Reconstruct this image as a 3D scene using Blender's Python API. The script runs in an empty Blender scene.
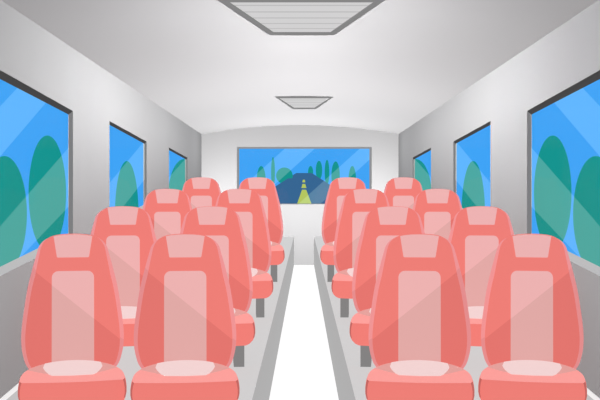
import bpy, bmesh, math
from mathutils import Vector

# ---------------------------------------------------------------- units
# 1 u = 1/204 m.  t = depth in steps of 600 u.  Camera looks along +Y.
U = 1.0 / 204.0
F = 600.0
CAMZ = 470 * U
COL = bpy.context.scene.collection


def P(x, t, z):
    """lateral u, depth step t, height u relative to eye level -> world metres"""
    return Vector((x * U, t * F * U, z * U + CAMZ))


W = 285.6          # half width of the cabin
D = 2.9            # depth of the front bulkhead
TB = -0.42         # depth of the wall behind the viewer
ZE, ZA = 191.0, 217.0   # ceiling height at the walls / at the crown
TH = 6.0           # wall thickness


def zceil(x):
    return ZE + (ZA - ZE) * (1 - (x / W) ** 2)


def zplat(t):
    return -199 + 54.3 * (t - 1.187)


def zfloor(t):
    return -280 + 61 * (t - 1.4)


def xplat(side, t):
    return -49.7 + 17.3 * (t - 1.036) if side < 0 else 57.7 - 9.2 * (t - 1.036)


def zroad(t):
    return -470 + 32 * t


# ---------------------------------------------------------------- materials
def lin(c):
    out = []
    for v in c:
        v = v / 255.0
        out.append(v / 12.92 if v <= 0.04045 else ((v + 0.055) / 1.055) ** 2.4)
    return (*out, 1.0)


def base_mat(name):
    m = bpy.data.materials.new(name)
    m.use_nodes = True
    nt = m.node_tree
    nt.nodes.clear()
    out = nt.nodes.new('ShaderNodeOutputMaterial')
    return m, nt, out


def flat(name, rgb, glow=0.5, k=0.2):
    """matt, softly self-lit surface of one flat colour"""
    m, nt, out = base_mat(name)
    d = nt.nodes.new('ShaderNodeBsdfDiffuse')
    e = nt.nodes.new('ShaderNodeEmission')
    a = nt.nodes.new('ShaderNodeAddShader')
    d.inputs['Color'].default_value = tuple(v * k for v in lin(rgb)[:3]) + (1,)
    e.inputs['Color'].default_value = lin(rgb)
    e.inputs['Strength'].default_value = glow
    nt.links.new(d.outputs[0], a.inputs[0])
    nt.links.new(e.outputs[0], a.inputs[1])
    nt.links.new(a.outputs[0], out.inputs[0])
    m.diffuse_color = lin(rgb)
    return m


def shaded_fabric(name, rgb, rgb2, sgn, glow=0.5):
    """upholstery with painted shade below a slanting line (object space)"""
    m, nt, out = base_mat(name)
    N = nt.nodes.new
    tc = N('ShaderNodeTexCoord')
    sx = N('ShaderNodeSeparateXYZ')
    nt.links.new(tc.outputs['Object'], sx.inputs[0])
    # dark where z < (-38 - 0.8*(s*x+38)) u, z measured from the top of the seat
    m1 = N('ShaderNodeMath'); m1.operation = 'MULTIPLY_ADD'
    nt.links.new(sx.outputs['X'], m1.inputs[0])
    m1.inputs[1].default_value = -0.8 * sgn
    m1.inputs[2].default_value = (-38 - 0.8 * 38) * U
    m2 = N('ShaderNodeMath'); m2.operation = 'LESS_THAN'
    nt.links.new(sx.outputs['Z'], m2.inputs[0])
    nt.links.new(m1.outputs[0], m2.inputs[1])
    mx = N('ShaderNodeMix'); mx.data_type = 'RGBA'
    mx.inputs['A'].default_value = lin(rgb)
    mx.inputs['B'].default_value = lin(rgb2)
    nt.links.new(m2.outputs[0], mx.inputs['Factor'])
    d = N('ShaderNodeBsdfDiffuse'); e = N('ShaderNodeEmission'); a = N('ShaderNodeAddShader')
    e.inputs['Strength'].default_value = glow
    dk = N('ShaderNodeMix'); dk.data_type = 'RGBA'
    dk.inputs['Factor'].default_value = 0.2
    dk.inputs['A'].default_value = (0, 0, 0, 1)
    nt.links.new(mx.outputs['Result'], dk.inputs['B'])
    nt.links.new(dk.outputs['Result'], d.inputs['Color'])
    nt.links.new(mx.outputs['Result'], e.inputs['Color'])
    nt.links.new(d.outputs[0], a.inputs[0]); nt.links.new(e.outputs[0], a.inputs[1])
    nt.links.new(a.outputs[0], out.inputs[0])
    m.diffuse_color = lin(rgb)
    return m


def glass(name, glare):
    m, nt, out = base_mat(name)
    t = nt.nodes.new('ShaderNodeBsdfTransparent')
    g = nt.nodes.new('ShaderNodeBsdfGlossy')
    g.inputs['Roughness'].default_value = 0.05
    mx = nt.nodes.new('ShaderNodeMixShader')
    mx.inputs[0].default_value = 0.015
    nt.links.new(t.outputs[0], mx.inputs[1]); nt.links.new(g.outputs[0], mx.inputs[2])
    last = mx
    if glare:
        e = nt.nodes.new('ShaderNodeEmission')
        e.inputs['Color'].default_value = (glare[0], glare[1], glare[2], 1)
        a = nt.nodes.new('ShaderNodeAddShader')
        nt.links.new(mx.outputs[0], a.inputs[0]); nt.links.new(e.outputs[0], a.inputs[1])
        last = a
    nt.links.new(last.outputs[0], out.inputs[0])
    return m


G_SEAT = 0.91
M = {}
M['ceiling'] = flat('ceiling_paint', (240, 239, 240), 0.09, 0.1)
M['wall'] = flat('wall_paint', (240, 240, 241), 0.08, 0.1)
M['front_wall'] = flat('front_wall_paint', (240, 239, 240), 0.35, 0.1)
M['floor'] = flat('aisle_floor_vinyl', (255, 255, 255), 0.93, 0.2)
M['platform'] = flat('platform_vinyl', (205, 205, 205), 0.97, 0.15)
M['riser'] = flat('riser_panel', (172, 172, 172), 0.97, 0.15)
M['base'] = flat('ledge_paint', (206, 206, 206), 0.8, 0.15)
M['trim'] = flat('white_trim', (250, 250, 250), 0.85, 0.15)
M['w_head'] = flat('window_head_shade', (74, 74, 74), 0.85, 0.15)  # shadow under the window head, painted as dark grey
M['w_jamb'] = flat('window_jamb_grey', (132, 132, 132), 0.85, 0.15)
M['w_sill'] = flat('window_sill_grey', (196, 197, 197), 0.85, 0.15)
M['ws_frame'] = flat('windscreen_frame_grey', (150, 152, 154), 0.85, 0.15)
M['v_frame'] = flat('vent_frame_grey', (138, 138, 138), 0.88, 0.1)
M['v_panel'] = flat('vent_panel_grey', (216, 216, 216), 0.88, 0.1)
M['v_groove'] = flat('vent_groove_grey', (194, 194, 194), 0.88, 0.1)
M['leg'] = flat('leg_steel_grey', (134, 134, 134), 0.88, 0.15)
for s, n in ((1, 'a'), (-1, 'b')):  # second colour of each is diagonal shade painted across the seat back
    M['front', s] = shaded_fabric('coral_fabric_' + n, (240, 128, 120), (228, 119, 112), s, G_SEAT)
    M['panel', s] = shaded_fabric('pale_pink_fabric_' + n, (239, 180, 178), (226, 171, 167), s, G_SEAT)
    M['shell', s] = shaded_fabric('rose_shell_' + n, (240, 151, 151), (229, 143, 143), s, G_SEAT)
M['head'] = flat('pale_pink_headrest', (239, 180, 178), G_SEAT)
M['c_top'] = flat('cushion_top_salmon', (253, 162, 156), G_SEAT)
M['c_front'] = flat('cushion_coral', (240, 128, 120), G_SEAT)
M['c_side'] = flat('cushion_side_shade', (196, 104, 98), G_SEAT)
M['c_shade'] = flat('cushion_rear_shade', (228, 163, 157), G_SEAT)
M['pad'] = flat('seat_pad_blush', (243, 214, 212), G_SEAT)
M['tree'] = flat('foliage_teal', (22, 147, 136), 0.95)
M['trunk'] = flat('trunk_brown', (84, 74, 66), 0.8)
M['road'] = flat('asphalt_slate', (58, 104, 142), 0.9)
M['line'] = flat('lane_paint_yellow', (188, 200, 92), 0.92)
M['verge'] = flat('verge_grass', (70, 150, 110), 0.8)
M['glass'] = glass('clear_glass', None)
M['glass_glare'] = glass('glare_glass', (0.066, 0.10, 0.09))  # diagonal reflection bands painted on the pane as faint emission


# ---------------------------------------------------------------- mesh helpers
def link_mesh(name, bm, mats, parent=None, loc=None):
    bmesh.ops.recalc_face_normals(bm, faces=bm.faces)
    me = bpy.data.meshes.new(name)
    bm.to_mesh(me); bm.free()
    for m in (mats if isinstance(mats, (list, tuple)) else [mats]):
        me.materials.append(m)
    o = bpy.data.objects.new(name, me)
    COL.objects.link(o)
    if parent:
        o.parent = parent
    if loc:
        o.location = loc
    return o


def empty(name, loc):
    o = bpy.data.objects.new(name, None)
    o.empty_display_size = 0.1
    COL.objects.link(o)
    o.location = loc
    return o


def tag(o, label=None, cat=None, group=None, kind=None):
    for k, v in (('label', label), ('category', cat), ('group', group), ('kind', kind)):
        if v:
            o[k] = v
    return o


def poly(bm, pts, mi=0):
    f = bm.faces.new([bm.verts.new(p) for p in pts])
    f.material_index = mi
    return f


def hexa(bm, a, b, mi=0):
    """solid between two matching rings of points a and b"""
    va = [bm.verts.new(p) for p in a]
    vb = [bm.verts.new(p) for p in b]
    n = len(va)
    fs = [bm.faces.new(va), bm.faces.new(vb[::-1])]
    for i in range(n):
        fs.append(bm.faces.new((va[i], vb[i], vb[(i + 1) % n], va[(i + 1) % n])))
    for f in fs:
        f.material_index = mi
    return fs


def catmull(pts, n=5):
    out = []
    L = len(pts)
    for i in range(L):
        p0, p1, p2, p3 = (Vector(pts[(i + k - 1) % L]) for k in range(4))
        for j in range(n):
            s = j / n
            out.append(0.5 * ((2 * p1) + (p2 - p0) * s + (2 * p0 - 5 * p1 + 4 * p2 - p3) * s * s
                              + (3 * p1 - p0 - 3 * p2 + p3) * s ** 3))
    return out


def inset(pts, w):
    """inset a closed 2-D outline; w is a number or a function of the point"""
    n = len(pts)
    area = sum(pts[i].x * pts[(i + 1) % n].y - pts[(i + 1) % n].x * pts[i].y for i in range(n))
    sg = 1 if area > 0 else -1
    out = []
    for i in range(n):
        d = (pts[(i + 1) % n] - pts[i - 1]).normalized()
        nn = Vector((-d.y, d.x)) * sg
        out.append(pts[i] + nn * (w(pts[i]) if callable(w) else w))
    return out


def slab(pts, yb, yf, bev, lean, name, mat, parent, loc, skew=0.0):
    """upright padded slab from an (x,z) outline in u; front at yf (< yb)"""
    bm = bmesh.new()
    rings = []
    prof = [(yb, bev * 0.6), (yb - bev * .6, 0), (yf + bev, 0), (yf + bev * .4, bev * .25), (yf, bev)]
    for y, ins in prof:
        q = inset(pts, ins) if ins else pts
        rings.append([bm.verts.new(Vector((p.x + skew * (y + lean(p.y)), y + lean(p.y), p.y)) * U) for p in q])
    n = len(pts)
    for a, b in zip(rings, rings[1:]):
        for i in range(n):
            f = bm.faces.new((a[i], b[i], b[(i + 1) % n], a[(i + 1) % n]))
            f.smooth = True
    bm.faces.new(rings[0]); bm.faces.new(rings[-1])
    return link_mesh(name, bm, mat, parent, loc)


# ---------------------------------------------------------------- cabin shell
def struct(name, bm, mats, parent=None):
    o = link_mesh(name, bm, mats, parent)
    if parent is None:
        o['kind'] = 'structure'
    return o


# side windows: opening corners in the wall plane, pane corners in the outer plane
# given as picture positions on the left wall (near-top, far-top, far-bottom, near-bottom)
def wl(px, py, w):
    t = w / (300.0 - px)
    return (t, (200.0 - py) * t)


WIN = [
    dict(op=[(-81, 24.5), (73, 111), (73, 239.3), (-81, 317)],
         pn=[(-84, 35.5), (68.6, 114.6), (68.6, 233.2), (-84, 308.3)],
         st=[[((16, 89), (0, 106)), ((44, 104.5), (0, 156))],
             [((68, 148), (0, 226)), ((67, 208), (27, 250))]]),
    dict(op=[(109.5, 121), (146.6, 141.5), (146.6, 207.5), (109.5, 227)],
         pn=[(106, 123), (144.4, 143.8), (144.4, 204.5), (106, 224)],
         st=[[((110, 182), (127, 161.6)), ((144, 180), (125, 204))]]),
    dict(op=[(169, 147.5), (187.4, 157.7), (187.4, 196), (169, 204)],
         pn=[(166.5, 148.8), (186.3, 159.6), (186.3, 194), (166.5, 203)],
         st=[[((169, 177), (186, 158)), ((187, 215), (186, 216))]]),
]


def clip(pg, a, b, keep):
    """clip 2-D polygon by the line a-b"""
    def sd(p):
        return ((b[0] - a[0]) * (p[1] - a[1]) - (b[1] - a[1]) * (p[0] - a[0])) * keep
    out = []
    for i in range(len(pg)):
        p, q = pg[i], pg[(i + 1) % len(pg)]
        dp, dq = sd(p), sd(q)
        if dp >= 0:
            out.append(p)
        if (dp >= 0) != (dq >= 0):
            k = dp / (dp - dq)
            out.append((p[0] + (q[0] - p[0]) * k, p[1] + (q[1] - p[1]) * k))
    return out


def zone_pane(pg, lines):
    """cut a polygon along successive lines; zones alternate clear / painted glare"""
    zones, rest, idx = [], pg, 0
    for (a, b) in lines:
        # "upper-left" side is cut off first (lines go up to the right)
        if a[0] > b[0]:
            a, b = b, a
        first = clip(rest, a, b, 1)
        second = clip(rest, a, b, -1)
        if len(first) >= 3:
            zones.append((first, idx % 2))
        rest = second
        idx += 1
        if len(rest) < 3:
            break
    if len(rest) >= 3:
        zones.append((rest, idx % 2))
    return zones


for side, sname in ((-1, 'left'), (1, 'right')):
    # ---- wall
    bm = bmesh.new()
    for w in (W, W + TH):
        ops = [[wl(*p, W) for p in d['op']] for d in WIN]

        def q(t0, z00, z01, t1, z10, z11):
            poly(bm, [P(side * w, t0, z00), P(side * w, t1, z10), P(side * w, t1, z11), P(side * w, t0, z01)])
        cur = TB
        lo = lambda t: zfloor(t) - 20
        for o in ops:
            (t0, zt0), (t1, zt1), (_, zb1), (_, zb0) = o
            q(cur, lo(cur), ZE + 4, t0, lo(t0), ZE + 4)
            q(t0, zt0, ZE + 4, t1, zt1, ZE + 4)
            q(t0, lo(t0), zb0, t1, lo(t1), zb1)
            cur = t1
        q(cur, lo(cur), ZE + 4, D, lo(D), ZE + 4)
    bmesh.ops.remove_doubles(bm, verts=bm.verts, dist=1e-5)
    struct('wall_' + sname, bm, M['wall'])

    # ---- windows
    for k, d in enumerate(WIN):
        num = k + 1 if side < 0 else k + 4
        op = [wl(*p, W) for p in d['op']]
        pn = [wl(*p, W + TH) for p in d['pn']]
        c = P(side * W, (op[0][0] + op[1][0]) / 2, op[2][1])
        root = empty('window_%d' % num, c)
        root['kind'] = 'structure'

        def A(p, w=W):
            return P(side * w, p[0], p[1]) - c
        bm = bmesh.new()
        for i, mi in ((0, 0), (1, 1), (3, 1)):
            j = (i + 1) % 4
            poly(bm, [A(op[i]), A(op[j]), A(pn[j], W + TH), A(pn[i], W + TH)], mi)
        link_mesh('window_frame', bm, [M['w_head'], M['w_jamb']], root)
        bm = bmesh.new()
        poly(bm, [A(op[2]), A(op[3]), A(pn[3], W + TH), A(pn[2], W + TH)])
        link_mesh('window_sill', bm, M['w_sill'], root)
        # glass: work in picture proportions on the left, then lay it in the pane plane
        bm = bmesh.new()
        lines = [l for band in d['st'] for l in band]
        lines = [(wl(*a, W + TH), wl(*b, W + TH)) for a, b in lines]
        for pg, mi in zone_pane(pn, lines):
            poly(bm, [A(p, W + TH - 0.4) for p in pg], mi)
        link_mesh('pane', bm, [M['glass'], M['glass_glare']], root)

    # ---- platform with its riser
    bm = bmesh.new()
    for t0, t1 in ((TB, D),):
        a = [P(side * W, t0, zplat(t0)), P(xplat(side, t0), t0, zplat(t0)),
             P(xplat(side, t0), t0, zfloor(t0) - 4), P(side * W, t0, zfloor(t0) - 4)]
        b = [P(side * W, t1, zplat(t1)), P(xplat(side, t1), t1, zplat(t1)),
             P(xplat(side, t1), t1, zfloor(t1) - 4), P(side * W, t1, zfloor(t1) - 4)]
        fs = hexa(bm, a, b)
        fs[3].material_index = 1
    o = struct('seat_platform', bm, [M['platform'], M['riser']])

    # ---- ledge along the wall with a white strip on it
    bm = bmesh.new()
    w0, w1 = side * W, side * (W - 2.5)
    hexa(bm, [P(w0, TB, zplat(TB)), P(w1, TB, zplat(TB)), P(w1, TB, zplat(TB) + 19), P(w0, TB, zplat(TB) + 19)],
         [P(w0, D, zplat(D)), P(w1, D, zplat(D)), P(w1, D, zplat(D) + 19), P(w0, D, zplat(D) + 19)])
    struct('baseboard_' + sname, bm, M['base'])
    bm = bmesh.new()
    w1 = side * (W - 3)
    hexa(bm, [P(w0, TB, zplat(TB) + 19), P(w1, TB, zplat(TB) + 19), P(w1, TB, zplat(TB) + 22.5), P(w0, TB, zplat(TB) + 22.5)],
         [P(w0, D, zplat(D) + 19), P(w1, D, zplat(D) + 19), P(w1, D, zplat(D) + 22.5), P(w0, D, zplat(D) + 22.5)])
    struct('trim_%d' % (1 if side < 0 else 2), bm, M['trim'])

# ---- floor
bm = bmesh.new()
hexa(bm, [P(-W, TB, zfloor(TB) - 8), P(W, TB, zfloor(TB) - 8), P(W, TB, zfloor(TB)), P(-W, TB, zfloor(TB))],
     [P(-W, D, zfloor(D) - 8), P(W, D, zfloor(D) - 8), P(W, D, zfloor(D)), P(-W, D, zfloor(D))])
struct('floor', bm, M['floor'])

# ---- vaulted ceiling
bm = bmesh.new()
NX = 48
prev = None
for i in range(NX + 1):
    x = -W + 2 * W * i / NX
    # the lining (0, 1) keeps its own vertices so that it shades as a smooth vault
    cur = [bm.verts.new(P(x, t, zceil(x) + dz)) for t, dz in ((TB, 0), (D, 0), (D, 0), (D, 8), (TB, 8), (TB, 0))]
    if prev:
        for a, b in ((0, 1), (2, 3), (3, 4), (4, 5)):
            f = bm.faces.new((prev[a], prev[b], cur[b], cur[a]))
            f.smooth = a == 0
    prev = cur
struct('ceiling', bm, M['ceiling'])

# ---- front bulkhead with the windscreen, and the wall behind the viewer
WS = (237.3, 371.3, 147.3, 204.0)
wx0, wx1 = (WS[0] - 300) * D, (WS[1] - 300) * D
wz1, wz0 = (200 - WS[2]) * D, (200 - WS[3]) * D


def bulk(name, t0, t1, hole, mat):
    bm = bmesh.new()
    xs = sorted(set([-W + 2 * W * i / 36 for i in range(37)] + ([wx0, wx1] if hole else [])))
    for t in (t0, t1):
        for a, b in zip(xs, xs[1:]):
            inside = hole and a >= wx0 - 1e-6 and b <= wx1 + 1e-6
            lo = zfloor(t) - 8
            if inside:
                poly(bm, [P(a, t, wz1), P(b, t, wz1), P(b, t, zceil(b)), P(a, t, zceil(a))])
                poly(bm, [P(a, t, lo), P(b, t, lo), P(b, t, wz0), P(a, t, wz0)])
            else:
                poly(bm, [P(a, t, lo), P(b, t, lo), P(b, t, zceil(b)), P(a, t, zceil(a))])
    bmesh.ops.remove_doubles(bm, verts=bm.verts, dist=1e-5)
    return struct(name, bm, mat)


bulk('wall_front', D, D + 0.02, True, M['front_wall'])
bulk('wall_rear', TB, TB - 0.02, False, M['wall'])

c = P((wx0 + wx1) / 2, D, wz0)
root = empty('window_7', c)
root['kind'] = 'structure'
bm = bmesh.new()
fw = 4.2
o4 = [(wx0 - 1, wz0 - 1), (wx1 + 1, wz0 - 1), (wx1 + 1, wz1 + 1), (wx0 - 1, wz1 + 1)]
i4 = [(wx0 + fw, wz0 + 1.2), (wx1 - fw, wz0 + 1.2), (wx1 - fw, wz1 - 3.2), (wx0 + fw, wz1 - 3.2)]
for i in range(4):
    j = (i + 1) % 4
    hexa(bm, [P(*(o4[i][0], D - .004, o4[i][1])) - c, P(o4[j][0], D - .004, o4[j][1]) - c,
              P(i4[j][0], D - .004, i4[j][1]) - c, P(i4[i][0], D - .004, i4[i][1]) - c],
         [P(o4[i][0], D + .02, o4[i][1]) - c, P(o4[j][0], D + .02, o4[j][1]) - c,
          P(i4[j][0], D + .02, i4[j][1]) - c, P(i4[i][0], D + .02, i4[i][1]) - c])
link_mesh('window_frame', bm, M['ws_frame'], root)
bm = bmesh.new()
TG = D + 0.012


def wsp(px, py):
    return ((px - 300) * TG, (200 - py) * TG)


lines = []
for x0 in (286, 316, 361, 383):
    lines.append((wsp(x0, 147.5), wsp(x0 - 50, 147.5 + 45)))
pg = [(wx0, wz0), (wx1, wz0), (wx1, wz1), (wx0, wz1)]
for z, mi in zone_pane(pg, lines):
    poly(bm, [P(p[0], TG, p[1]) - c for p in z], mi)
link_mesh('pane', bm, [M['glass'], M['glass_glare']], root)


# ---------------------------------------------------------------- ceiling vents
def vent(zv, outer, inner, grooves, label):
    def pp(px, py, dz=0.0):
        t = zv / (200.0 - py)
        return P((px - 300) * t, t, zv + dz)
    c = pp((outer[0] + outer[1]) / 2, (outer[2] + outer[5]) / 2)
    root = empty('ceiling_vent', c)
    tag(root, label, 'vent', 'ceiling vents')
    xo0, xo1, yo0, xb0, xb1, yo1 = outer
    xi0, xi1, yi0, xj0, xj1, yi1 = inner
    O = [(xo0, yo0), (xo1, yo0), (xb1, yo1), (xb0, yo1)]
    I = [(xi0, yi0), (xi1, yi0), (xj1, yi1), (xj0, yi1)]
    bm = bmesh.new()
    for i in range(4):
        j = (i + 1) % 4
        ring = [O[i], O[j], I[j], I[i]]
        hexa(bm, [pp(*p) - c for p in ring], [pp(*p) + Vector((0, 0, 6.5 * U)) - c for p in ring])
    link_mesh('vent_frame', bm, M['v_frame'], root)
    bm = bmesh.new()
    ys = [yi0]
    for g, w in grooves:
        ys += [g - w, g + w]
    ys.append(yi1)
    up = Vector((0, 0, 1.2 * U))
    for k in range(len(ys) - 1):
        def row(y):
            s = (y - yi0) / (yi1 - yi0)
            return xi0 + (xj0 - xi0) * s, xi1 + (xj1 - xi1) * s
        a0, a1 = row(ys[k]); b0, b1 = row(ys[k + 1])
        poly(bm, [pp(a0, ys[k]) + up - c, pp(a1, ys[k]) + up - c,
                  pp(b1, ys[k + 1]) + up - c, pp(b0, ys[k + 1]) + up - c], k % 2)
    link_mesh('louvre_panel', bm, [M['v_panel'], M['v_groove']], root)


vent(211.0, (215.3, 387.2, -1, 269.5, 334.2, 35.3), (228.5, 374.5, 2.4, 273.5, 330.5, 33),
     [(6.5, .55), (13, .55), (19, .5), (24.5, .45), (29.5, .4)],
     'large grey framed louvred ceiling vent nearest the viewer, at top of picture')
vent(214.8, (275, 333.5, 97, 292.8, 315.8, 109.2), (278.5, 330, 98.3, 294, 314.5, 108.2),
     [(100.5, .2), (103, .2), (105.5, .2)],
     'small grey framed ceiling vent further along, toward the windscreen')

# ---------------------------------------------------------------- seats
ROWS = [dict(t=1.0, top=234.0), dict(t=1.257, top=206.0), dict(t=1.6, top=188.5), dict(t=2.0, top=177.0)]
CENT = [(73.0, 185.3), (123.0, 212.0), (167.4, 239.3), (201.3, 257.4)]
MIR = 302.4
TURN = 0.35
DL = 0.115      # cushion depth in steps

half = [(0, 0), (17, -1.2), (27.5, -5), (33.8, -11.5), (37, -21), (41.7, -38), (46, -56), (49.2, -76),
        (51.5, -94), (52, -108), (50.4, -121), (45.5, -134), (34, -142), (0, -145)]
OUT = [Vector((x, z)) for x, z in half] + [Vector((-x, z)) for x, z in half[-2:0:-1]]
OUT = catmull(OUT, 5)


def rimw(p):
    z = -p.y
    if z < 2:
        return 0.4
    if z < 12:
        return 0.4 + (z - 2) * 0.21
    if z < 40:
        return 2.5 + (z - 12) * 0.075
    return 4.6


FRONT = inset(OUT, rimw)
SHELL = [Vector((p.x, p.y - max(0.0, 1.8 + p.y * 0.12))) for p in OUT]


def lean(z):
    return (z + 126) * 0.05


def top_z(x):
    """height of the front panel's outline at lateral x near the top"""
    best = min((p for p in FRONT if p.y > -30), key=lambda p: abs(p.x - x))
    return best.y


def build_seat(row, sgn, px):
    r = ROWS[row]
    t = r['t']
    ztop = (200 - r['top']) * t
    tl = t - 0.06
    zbase = zplat(tl)
    H = ztop - zbase                      # top of the seat above its feet
    root = empty('bus_seat', (0, 0, 0))
    SK = (px - 300) / F * (1 - TURN)       # seats are set slightly oblique, facing the aisle
    loc = (0, 0, H * U)
    k1 = (t - DL) / t                     # scale of things at the cushion's front edge

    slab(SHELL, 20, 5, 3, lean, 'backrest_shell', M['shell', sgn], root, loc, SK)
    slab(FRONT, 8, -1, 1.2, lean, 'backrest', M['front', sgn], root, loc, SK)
    # headrest panel
    hp = [Vector((x, top_z(x) - 0.3)) for x in (-19.5, -14, -8, 0, 8, 14, 19.5)]
    hp += [Vector((16.2, -23)), Vector((15.4, -23.7)), Vector((-15.4, -23.7)), Vector((-16.2, -23))]
    slab(hp, 1, -2.2, 0.5, lean, 'headrest', M['head'], root, loc, SK)
    # centre panel, round cornered
    cp = []
    for cx, cz, a0 in ((14.7, -43.8, 0), (-14.7, -43.8, 90)):
        for i in range(7):
            a = math.radians(a0 + 15 * i)
            cp.append(Vector((cx + 6.5 * math.cos(a), cz + 6.5 * math.sin(a))))
    cp += [Vector((-21.2, -134)), Vector((21.2, -134))]
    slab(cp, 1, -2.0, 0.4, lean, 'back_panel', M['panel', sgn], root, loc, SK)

    # cushion: top plane runs from the backrest (126 below the top) to the front edge
    z_rear = (200 - (r['top'] + 126.0 / t)) * t - ztop
    z_front = (200 - (r['top'] + 147.5 / t)) * (t - DL) - ztop
    dep = DL * F

    def cpt(dx, f, dz=0.0):
        """dx: lateral at unit scale, f: 0 rear .. 1 front edge"""
        sc = 1 - (1 - k1) * f
        return Vector((dx * sc + SK * (-2 - dep * f), -2 - dep * f, z_rear + (z_front - z_rear) * f + dz)) * U

    plan = []
    NA = 28
    for i in range(NA + 1):
        a = math.pi * i / NA
        plan.append((-53.4 * math.cos(a), 0.94 * (1 - math.sin(a) ** 0.9) if 0 < i < NA else 0.94))
    # slightly bowed front edge
    for i in range(9):
        s = i / 8
        plan.append((51.6 - 103.2 * s, 1.0 + 0.04 * math.sin(math.pi * s)))
    hh = 28.0 * k1
    bm = bmesh.new()
    rings = []
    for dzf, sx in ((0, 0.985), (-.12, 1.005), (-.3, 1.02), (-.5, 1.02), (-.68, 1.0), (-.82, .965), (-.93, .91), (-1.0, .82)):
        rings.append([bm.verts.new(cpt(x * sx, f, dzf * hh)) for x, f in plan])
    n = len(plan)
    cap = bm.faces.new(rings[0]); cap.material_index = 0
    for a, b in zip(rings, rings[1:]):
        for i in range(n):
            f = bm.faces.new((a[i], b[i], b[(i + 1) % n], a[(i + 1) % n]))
            # narrow side faces beside the front face, darkened by painted shade
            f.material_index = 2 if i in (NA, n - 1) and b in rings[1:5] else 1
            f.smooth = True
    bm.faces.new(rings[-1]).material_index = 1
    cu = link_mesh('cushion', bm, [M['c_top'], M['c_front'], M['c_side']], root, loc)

    # rose patch of painted shade at the rear of the cushion, and the pale pad on it
    def patch(pts, lift, name, mat, par):
        bm = bmesh.new()
        hexa(bm, [cpt(x, f, lift) for x, f in pts], [cpt(x, f, -1.0) for x, f in pts])
        return link_mesh(name, bm, mat, par)
    pts = []
    for i in range(2, 27):
        a = math.pi * i / NA
        x = -53.3 * math.cos(a)
        if abs(x) <= 46.5:
            pts.append((x * .985, 1 - math.sin(a) ** 0.9 + .01))
    lens = pts + [(x, 0.74 - 0.33 * (abs(x) / 45.0) ** 2.2) for x in (41, 34, 26, 16, 8, 0, -8, -16, -26, -34, -41)]
    patch(lens, 0.35, 'cushion_shade', M['c_shade'], cu)
    arc = [(x, f + 0.015) for x, f in pts if abs(x) <= 30.5]
    pad = arc + [(29.6, .36), (27.5, .52), (24.5, .65), (20.5, .73), (0, .75), (-20.5, .73), (-24.5, .65), (-27.5, .52), (-29.6, .36)]
    patch(pad, 0.9, 'seat_pad', M['pad'], cu)

    # legs
    zc = (z_rear + z_front) / 2 - hh
    for s in (-1, 1):
        bm = bmesh.new()
        x0, x1 = (26, 38.5) if s > 0 else (-38.5, -26)
        yf, yb = -dep * 0.62, -dep * 0.3
        zl = -H
        ring = lambda z: [Vector((x + SK * y, y, z)) * U for x, y in ((x0, yf), (x1, yf), (x1, yb), (x0, yb))]
        hexa(bm, ring(zl), ring(zc + 5))
        lo = link_mesh('leg', bm, M['leg'], root, loc)
    return root


def place_seat(o, row, px):
    r = ROWS[row]
    t = r['t']
    X = (px - 300) * t
    th = math.atan2(X, t * F) * TURN
    # width correction so that the turned seat keeps its width
    h = 52.0
    a = ((X - h * math.cos(th)) / (t * F + h * math.sin(th)), (X + h * math.cos(th)) / (t * F - h * math.sin(th)))
    wpx = (a[1] - a[0]) * F
    k = (2 * h / t) / wpx
    o.scale = (k, 1, 1)
    o.rotation_euler = (0, 0, -th)
    base = P(X, t, zplat(t - 0.06))
    o.location = base


ROWN = ['nearest row', 'second row', 'third row', 'farthest row']

for row in range(4):
    for side in (-1, 1):
        sgn = 1 if side < 0 else -1
        for k in range(2):
            px = CENT[row][k]
            if side > 0:
                px = 2 * MIR - px
            o = build_seat(row, sgn, px)
            place_seat(o, row, px)
            where = ('window' if k == 0 else 'aisle')
            sd = 'left' if side < 0 else 'right'
            tag(o, 'coral bus seat with pale pink panels, %s, %s side, %s of aisle' % (ROWN[row], where, sd),
                'seat', 'coral bus seats in rows')

# ---------------------------------------------------------------- outside
bm = bmesh.new()
HW = 730.0
TC = 94.0
hexa(bm, [P(-HW - 4, -1, zroad(-1)), P(HW - 4, -1, zroad(-1)), P(HW - 4, -1, zroad(-1) - 30), P(-HW - 4, -1, zroad(-1) - 30)],
     [P(-HW + 376, TC, zroad(TC)), P(HW + 376, TC, zroad(TC)), P(HW + 376, TC, zroad(TC) - 30), P(-HW + 376, TC, zroad(TC) - 30)])
ro = struct('road', bm, M['road'])


def roadpt(px, py):
    t = 470.0 / (32.0 - (200.0 - py))
    return P((px - 300) * t, t, zroad(t) + 1.5)


for nm, pts, lb in (
        ('road_marking', [(296.8, 204.8), (311.8, 204.8), (306.2, 189.8), (302, 189.8)],
         'long yellow dash in the middle of the road, nearest the windscreen'),
        ('road_marking', [(301.4, 188), (306.4, 188), (305.2, 184), (302.5, 184)],
         'short yellow dash, middle one of three on the road ahead'),
        ('road_marking', [(302.3, 182.3), (305.3, 182.3), (304.8, 179.8), (302.9, 179.8)],
         'tiny yellow dash on the road, farthest toward the crest')):
    bm = bmesh.new()
    top = [roadpt(*p) for p in pts]
    hexa(bm, top, [p - Vector((0, 0, 2.5 * U)) for p in top])
    cc = sum(top, Vector()) / 4
    bmesh.ops.translate(bm, verts=bm.verts, vec=-cc)
    o = link_mesh(nm, bm, M['line'], None, cc)
    tag(o, lb, 'road marking', 'yellow dashes along the road')

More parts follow.
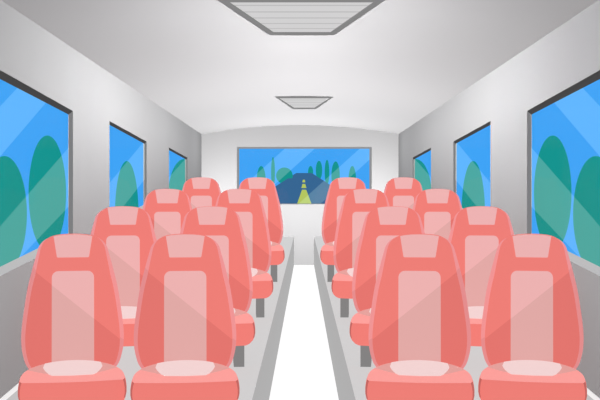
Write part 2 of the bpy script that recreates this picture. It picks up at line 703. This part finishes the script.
for side in (-1, 1):
    bm = bmesh.new()

    def sec(t):
        z, c = zroad(t), 4 * t
        return [P(c + side * (HW - 2), t, z - 1), P(c + side * HW, t, z - 2), P(c + side * (HW + 300), t, z - 300),
                P(c + side * (HW + 300), t, z - 340), P(c + side * (HW - 2), t, z - 60)]
    hexa(bm, sec(-1), sec(TC))
    struct('grass_embankment', bm, M['verge'])
bm = bmesh.new()
hexa(bm, [P(x, TC, zroad(TC) - dz) for x, dz in ((-HW + 376, 4), (HW + 376, 4), (HW + 376, 60), (-HW + 376, 60))],
     [P(x, 140, zroad(TC) - dz) for x, dz in ((-HW + 376, 4), (HW + 860, 4), (HW + 860, 60), (-HW + 376, 60))])
struct('hilltop_ground', bm, M['verge'])


def tree(px, yc, rx, ry, t, label, cat_group):
    """smooth oval tree: crown (and a short trunk down to the ground)"""
    X = (px - 300) * t
    zc = (200 - yc) * t
    lat = abs(X - 4 * t)                  # distance from the middle of the road
    gz = zroad(t) - max(0, lat - HW) - 2 if t < TC else zroad(TC) - 4
    ang = math.atan2(X, t * F)
    R = rx * t * math.cos(ang)
    RZ = ry * t
    base = P(X, t, gz)
    root = empty('tree', base)
    tag(root, label, 'tree', cat_group)
    bm = bmesh.new()
    bmesh.ops.create_uvsphere(bm, u_segments=40, v_segments=24, radius=1.0)
    for v in bm.verts:
        zz = v.co.z
        v.co = Vector((v.co.x * R, v.co.y * R, zz * RZ + zc - gz)) * U
    for f in bm.faces:
        f.smooth = True
    link_mesh('crown', bm, M['tree'], root)
    bot = zc - RZ - gz
    bm = bmesh.new()
    rr = min(R * 0.16, 12 * max(1, t / 4))
    topz = max(bot + RZ * 0.15, 8)
    bmesh.ops.create_cone(bm, cap_ends=True, segments=14, radius1=rr * U * 1.25, radius2=rr * U * .9, depth=(topz + 4) * U)
    bmesh.ops.translate(bm, verts=bm.verts, vec=(0, 0, (topz - 4) / 2 * U))
    link_mesh('trunk', bm, M['trunk'], root)


SIDE = [(4.5, 214, 22.8, 58, 'broad teal oval tree in the large %s window, at the edge of the picture'),
        (47.5, 193, 18.8, 57.5, 'tall teal oval tree in the large %s window, next to the window jamb'),
        (126.8, 214, 11.8, 53, 'teal oval tree in the middle %s side window'),
        (184.5, 194, 16, 35, 'teal oval tree in the small far %s side window')]
for side in (-1, 1):
    for px, yc, rx, ry, lb in SIDE:
        t = 820.0 / (300 - px)
        tree(px if side < 0 else 600 - px, yc, rx, ry, t, lb % ('left' if side < 0 else 'right'), 'roadside trees in the side windows')

FRONTT = [(261.2, 166, 4.5, 14.5, 21.0, 'small oval tree left of road, leftmost in the windscreen'),
          (273, 157, 1.9, 15.5, 29.0, 'tall needle thin tree left of road, between oval and round trees'),
          (284.4, 167.5, 8.3, 8.2, 46.0, 'round bushy tree left of road in the windscreen'),
          (310.6, 166, 2.6, 6.5, 110.0, 'shortest tree right of road, at the crest'),
          (319, 160.8, 3.2, 9.5, 60.0, 'oval tree right of road, second from the crest'),
          (327, 159.8, 2.3, 12.5, 39.0, 'slim upright tree right of road, third from the crest'),
          (335.6, 161.4, 4.2, 14.5, 28.5, 'widest oval tree right of road beside the aisle seat headrest'),
          (352.3, 166, 3.9, 16, 18.7, 'small oval tree right of road, rightmost in the windscreen')]
for px, yt, rx, ry, t, lb in FRONTT:
    tree(px, yt + ry, rx, ry, t, lb, 'trees along the road ahead')

# ---------------------------------------------------------------- sky, lamps, camera
sc = bpy.context.scene
w = bpy.data.worlds.new('sky')
sc.world = w
w.use_nodes = True
bg = w.node_tree.nodes['Background']
bg.inputs['Color'].default_value = lin((64, 164, 247))
bg.inputs['Strength'].default_value = 1.0


def wash(names, lamps, gain):
    """added shadowless fill lamps without fixtures, each group washing its own lining panels"""
    rc = bpy.data.collections.new('lit_by_lamp')
    for n in names:
        rc.objects.link(bpy.data.objects[n])
    for x, t, z, pw in lamps:
        for sd in ((1, -1) if x else (1,)):
            l = bpy.data.lights.new('fill_lamp', 'POINT')  # point fill added to grade the linings, no fixture behind it
            l.energy = pw * gain
            l.shadow_soft_size = 0.0
            l.use_shadow = False
            l.specular_factor = 0.0
            o = bpy.data.objects.new('fill_lamp', l)
            COL.objects.link(o)
            o.location = P(x * sd, t, z)
            o.light_linking.receiver_collection = rc


wash(('wall_left', 'wall_right'),
     ((160, 0.9, 150, 0.7), (160, 1.1, 150, 7.5), (160, 1.3, 150, 14.8), (160, 1.5, 150, 18.5), (160, 1.7, 150, 13.8),
      (160, 1.9, 150, 10), (160, 2.1, 150, 10), (160, 2.3, 150, 7), (160, 2.5, 150, 5), (160, 2.75, 150, 10),
      (0, 0.5, -60, 46), (0, 0.5, 60, 56), (0, 1.2, 60, 26)), 2.95)
wash(('ceiling',),
     ((0, 1.1, 60, 26.2), (80, 2.8, -60, 45.5), (0, 1.4, 60, 25.6), (0, 2.0, -250, 449),
      (160, 2.8, -120, 75.2), (80, 1.1, 60, 11.6), (0, 1.7, 60, 11.7)), 2.95)
wash(('wall_front',), ((220, 2.6, 0, 38.8), (0, 2.6, -50, 12.5), (0, 2.6, 0, 9.3)), 4.5)

cam = bpy.data.cameras.new('camera')
cam.sensor_width = 36.0
cam.lens = 36.0
cam.clip_start = 0.02
cam.clip_end = 2000
co = bpy.data.objects.new('camera', cam)
COL.objects.link(co)
co.location = P(0, 0, 0)
co.rotation_euler = (math.pi / 2, 0, 0)
sc.camera = co
sc.view_settings.view_transform = 'Standard'
sc.view_settings.look = 'None'
